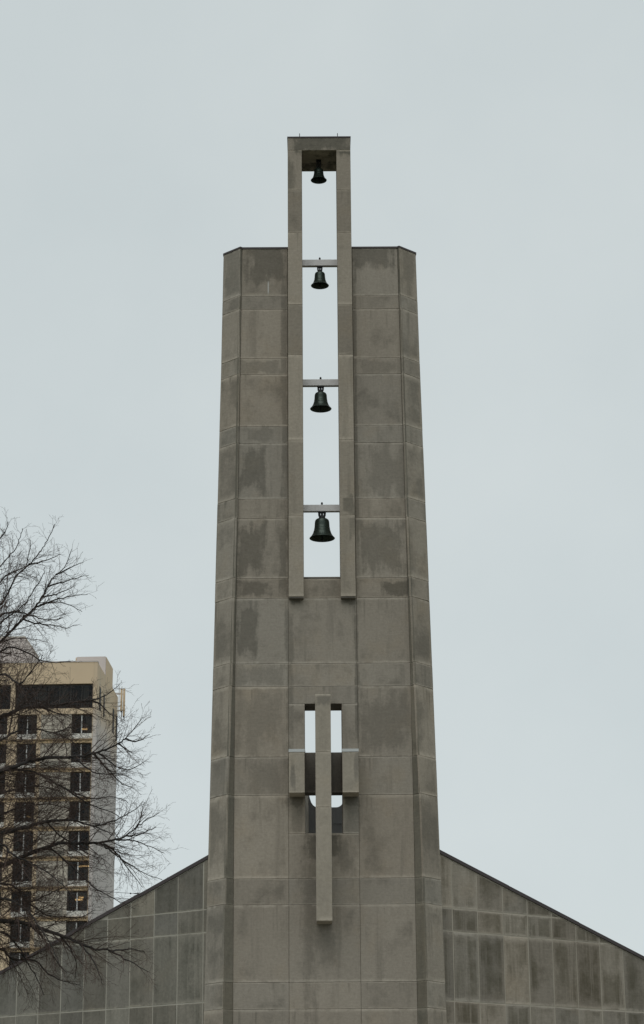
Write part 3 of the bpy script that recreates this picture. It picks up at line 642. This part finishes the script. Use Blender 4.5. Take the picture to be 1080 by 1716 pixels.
def limb(pts, r0, r1=.004, dens=1.0, twig=1.0, skip=0.0):
    pts = smooth(pts); n = len(pts); L = [0]
    for a, b in zip(pts, pts[1:]): L.append(L[-1]+(b-a).length)
    wob = [p + Vector((rt.gauss(0, 1), rt.gauss(0, 1), rt.gauss(0, 1)))*.006 for p in pts]; wob[0] = pts[0]; pts = wob
    rad = [r0+(r1-r0)*(l/L[-1])**.8 for l in L]
    o = MB().tube(pts, rad, 8).build('branch', M['bark'], tree, True)
    mb = MB(); s = max(.15, skip*L[-1]); i = 0; az0 = rt.uniform(0, 6.28); kk = 0
    while s < L[-1]:
        while i < n-2 and L[i+1] < s: i += 1
        t = (s-L[i])/max(1e-6, L[i+1]-L[i]); q = pts[i].lerp(pts[i+1], t); d = (pts[i+1]-pts[i]).normalized(); rem = L[-1]-s
        ln = min(1.25*max(1, twig), .24+.42*rem)*rt.uniform(.35, 1.1)*twig
        az = az0+kk*math.pi*.98+rt.gauss(0, .6); kk += 1
        tw(mb, q, rot_dir(d, math.radians(rt.uniform(26, 52)), az), ln, max(.0032, min(.009, rad[i]*.5)), 0 if ln > .8 else (1 if ln > .22 else 2))
        s += rt.uniform(.08, .22)/dens
    if mb.v: tag(mb.build('twigs', M['twig'], o), kind='stuff')
    return o
# traced limbs: (photo points, depth offset at the end, base radius, rise below the frame edge to the trunk)
T = [
 ([(0,1077),(19,1057),(39,1037),(50,1027),(61,1017),(71,1000),(80,983),(86,972),(95,963),(111,946),(121,919)], 1.0, .032, 230),
 ([(0,1015),(9,1000),(19,983),(28,965),(43,952),(50,946),(59,935),(70,922),(79,906),(92,878)], -.8, .022, 300),
 ([(0,1047),(13,1034),(30,1023),(46,1006),(59,986),(70,969),(76,950)], .4, .018, 260),
 ([(0,977),(15,962),(30,955),(43,949),(50,925),(52,905)], 1.6, .014, 250),
 ([(0,903),(9,892),(15,874)], -1.4, .010, 280),
 ([(0,950),(22,925),(33,905),(38,885)], .2, .010, 280),
 ([(0,1034),(15,1027),(30,1025),(44,1029),(59,1034),(83,1039),(105,1036)], -1.2, .014, 150),
 ([(0,1092),(12,1086),(25,1085),(50,1096),(72,1107),(95,1110),(118,1108)], .8, .022, 90),
 ([(0,1130),(22,1140),(35,1146),(48,1130),(62,1112),(72,1098)], -1.6, .018, 60),
 ([(0,1203),(20,1195),(36,1187),(72,1183),(111,1179),(150,1173),(167,1170),(184,1161),(200,1148)], 1.2, .042, 110),
 ([(0,1294),(28,1283),(55,1274),(83,1270),(125,1269),(156,1263),(177,1256),(198,1246),(210,1238),(221,1226),(240,1202)], -1.2, .042, 120),
 ([(0,1240),(30,1225),(60,1222),(90,1228),(118,1240),(140,1262)], 1.8, .018, 60),
 ([(0,1291),(40,1292),(64,1297),(105,1319),(130,1330),(155,1338),(188,1335),(215,1345)], .6, .020, 50),
 ([(0,1397),(36,1388),(78,1377),(117,1373),(135,1378),(156,1384),(174,1391),(190,1400)], -.4, .048, 90),
 ([(0,1452),(33,1438),(83,1418),(110,1412),(130,1413),(165,1412),(195,1407),(210,1401),(226,1389),(242,1377),(268,1361)], 1.0, .044, 90),
 ([(0,1416),(15,1426),(33,1438),(60,1450),(80,1462),(105,1482),(125,1510)], -1.6, .018, 10),
 ([(0,1365),(40,1352),(80,1348),(120,1356),(150,1370)], 2.0, .014, 60),
 ([(0,1480),(30,1490),(47,1513),(80,1533),(110,1537),(140,1535),(160,1524)], .2, .020, -20),
 ([(0,1543),(50,1550),(100,1567),(133,1580),(160,1590),(187,1593),(217,1610),(247,1627)], -.6, .042, 20),
 ([(0,1590),(20,1607),(60,1610),(83,1633),(113,1647),(135,1650)], 1.4, .016, -30),
 ([(0,1505),(40,1520),(70,1560),(90,1590),(100,1620)], -2.0, .016, -30),
 ([(0,1330),(35,1322),(70,1318),(100,1325)], 2.2, .012, 70),
 ([(0,1560),(25,1580),(45,1610),(62,1640),(75,1668)], .9, .012, -30),
]
made = {}
for k, (px, dy, r, drop) in enumerate(T):
    n = len(px); y0 = px[0][1]
    rootz = at(-250, y0+drop+40, TY).z; tpnt, trad = trunk_at(max(2.5, min(15, rootz)))
    dstart = dy*.35
    pts = [tpnt, tpnt.lerp(tp(0, y0, dstart), .3)+Vector((0, 0, .12)), tpnt.lerp(tp(0, y0, dstart), .68)+Vector((0, 0, .08))]
    pts += [tp(x, y, dstart + (dy-dstart)*(i/(n-1)) + .15*math.sin(i*1.7+k)) for i, (x, y) in enumerate(px)]
    hi = y0 < 1100
    limb(pts, max(.04, r*1.7), .005, 1.5 if hi else 1.9, .9 if hi else 1.15, .38); made[k] = (px, dy, dstart)
# secondary branches that leave the traced limbs: parent index, start point index, points
T2 = [(0, 4, [(77,1011),(93,1009),(108,1011),(126,1018),(138,1025)], .5), (0, 2, [(52,1043),(71,1046),(89,1048),(111,1052),(128,1047)], -.6), (0, 6, [(95,978),(110,974),(130,968),(150,964)], .3), (0, 8, [(111,955),(125,948),(140,942)], -.4),
      (0, 5, [(90,997),(108,990),(128,982)], .7), (1, 5, [(62,943),(80,938),(103,928)], .5), (0, 4, [(100,1003),(122,999),(148,996)], -.8),
      (10, 5, [(165,1261),(182,1275),(200,1286),(221,1288),(245,1275)], .6), (10, 4, [(151,1290),(168,1297),(196,1297),(220,1305)], -.7), (10, 8, [(225,1242),(240,1238),(250,1230)], .5), (10, 7, [(212,1256),(225,1262)], -.3),
      (10, 5, [(172,1278),(190,1300),(205,1312),(222,1320)], .9), (13, 5, [(170,1382),(182,1378),(203,1370),(228,1356),(240,1342)], .8), (14, 5, [(175,1418),(186,1426),(205,1441),(224,1453),(249,1466),(273,1474)], -.7),
      (14, 6, [(215,1408),(230,1410),(252,1419),(275,1429)], .6), (14, 7, [(225,1400),(245,1394),(262,1386)], -.5), (14, 8, [(235,1375),(238,1358),(242,1345)], .4), (14, 5, [(190,1424),(208,1446),(226,1470),(240,1488)], .7),
      (14, 2, [(110,1443),(143,1473),(163,1490),(200,1510),(227,1523)], -.9), (13, 2, [(95,1395),(120,1412),(150,1432),(175,1440)], .9), (18, 5, [(205,1592),(225,1590),(243,1595)], .5), (18, 3, [(150,1600),(165,1625),(172,1650)], -.4),
      (18, 2, [(118,1590),(128,1615),(126,1640)], .6), (18, 1, [(75,1575),(95,1610),(112,1632)], .5), (12, 3, [(130,1335),(160,1352),(190,1362),(210,1378)], -.6), (9, 5, [(168,1180),(185,1196),(196,1208)], .4), (9, 3, [(95,1195),(118,1200),(140,1212)], -.5),
      (11, 3, [(110,1222),(130,1212),(150,1205)], .5), (17, 2, [(70,1505),(95,1492),(125,1480),(150,1476)], .7)]
for (pi, si, px, dd) in T2:
    P_, dy, ds = made[pi]; n = len(P_); d0 = ds+(dy-ds)*(si/(n-1)) + .15*math.sin(si*1.7+pi)
    pts = [tp(P_[si][0], P_[si][1], d0)] + [tp(x, y, d0+dd*(i+1)/len(px)) for i, (x, y) in enumerate(px)]
    limb(pts, .016, .004, 1.6 if px[0][1] < 1100 else 2.0, .8 if px[0][1] < 1100 else 1.05, 0)
# limbs on the sides the photograph does not show
for k in range(16):
    z = 3.6+k*.72; p0, rad = trunk_at(z); az = math.radians(95+rt.uniform(0, 170)); el = math.radians(rt.uniform(10, 45)); L_ = rt.uniform(2.6, 4.6)*(1 if z < 11 else .6)
    d = Vector((math.cos(az)*math.cos(el), math.sin(az)*math.cos(el), math.sin(el))); pts = [p0]
    for i in range(6): d = (d+Vector((rt.gauss(0, .12), rt.gauss(0, .12), rt.gauss(.04, .1)))).normalized(); pts.append(pts[-1]+d*L_/6)
    limb(pts, max(.02, rad*.35), .004, .6, 1.3, .25)
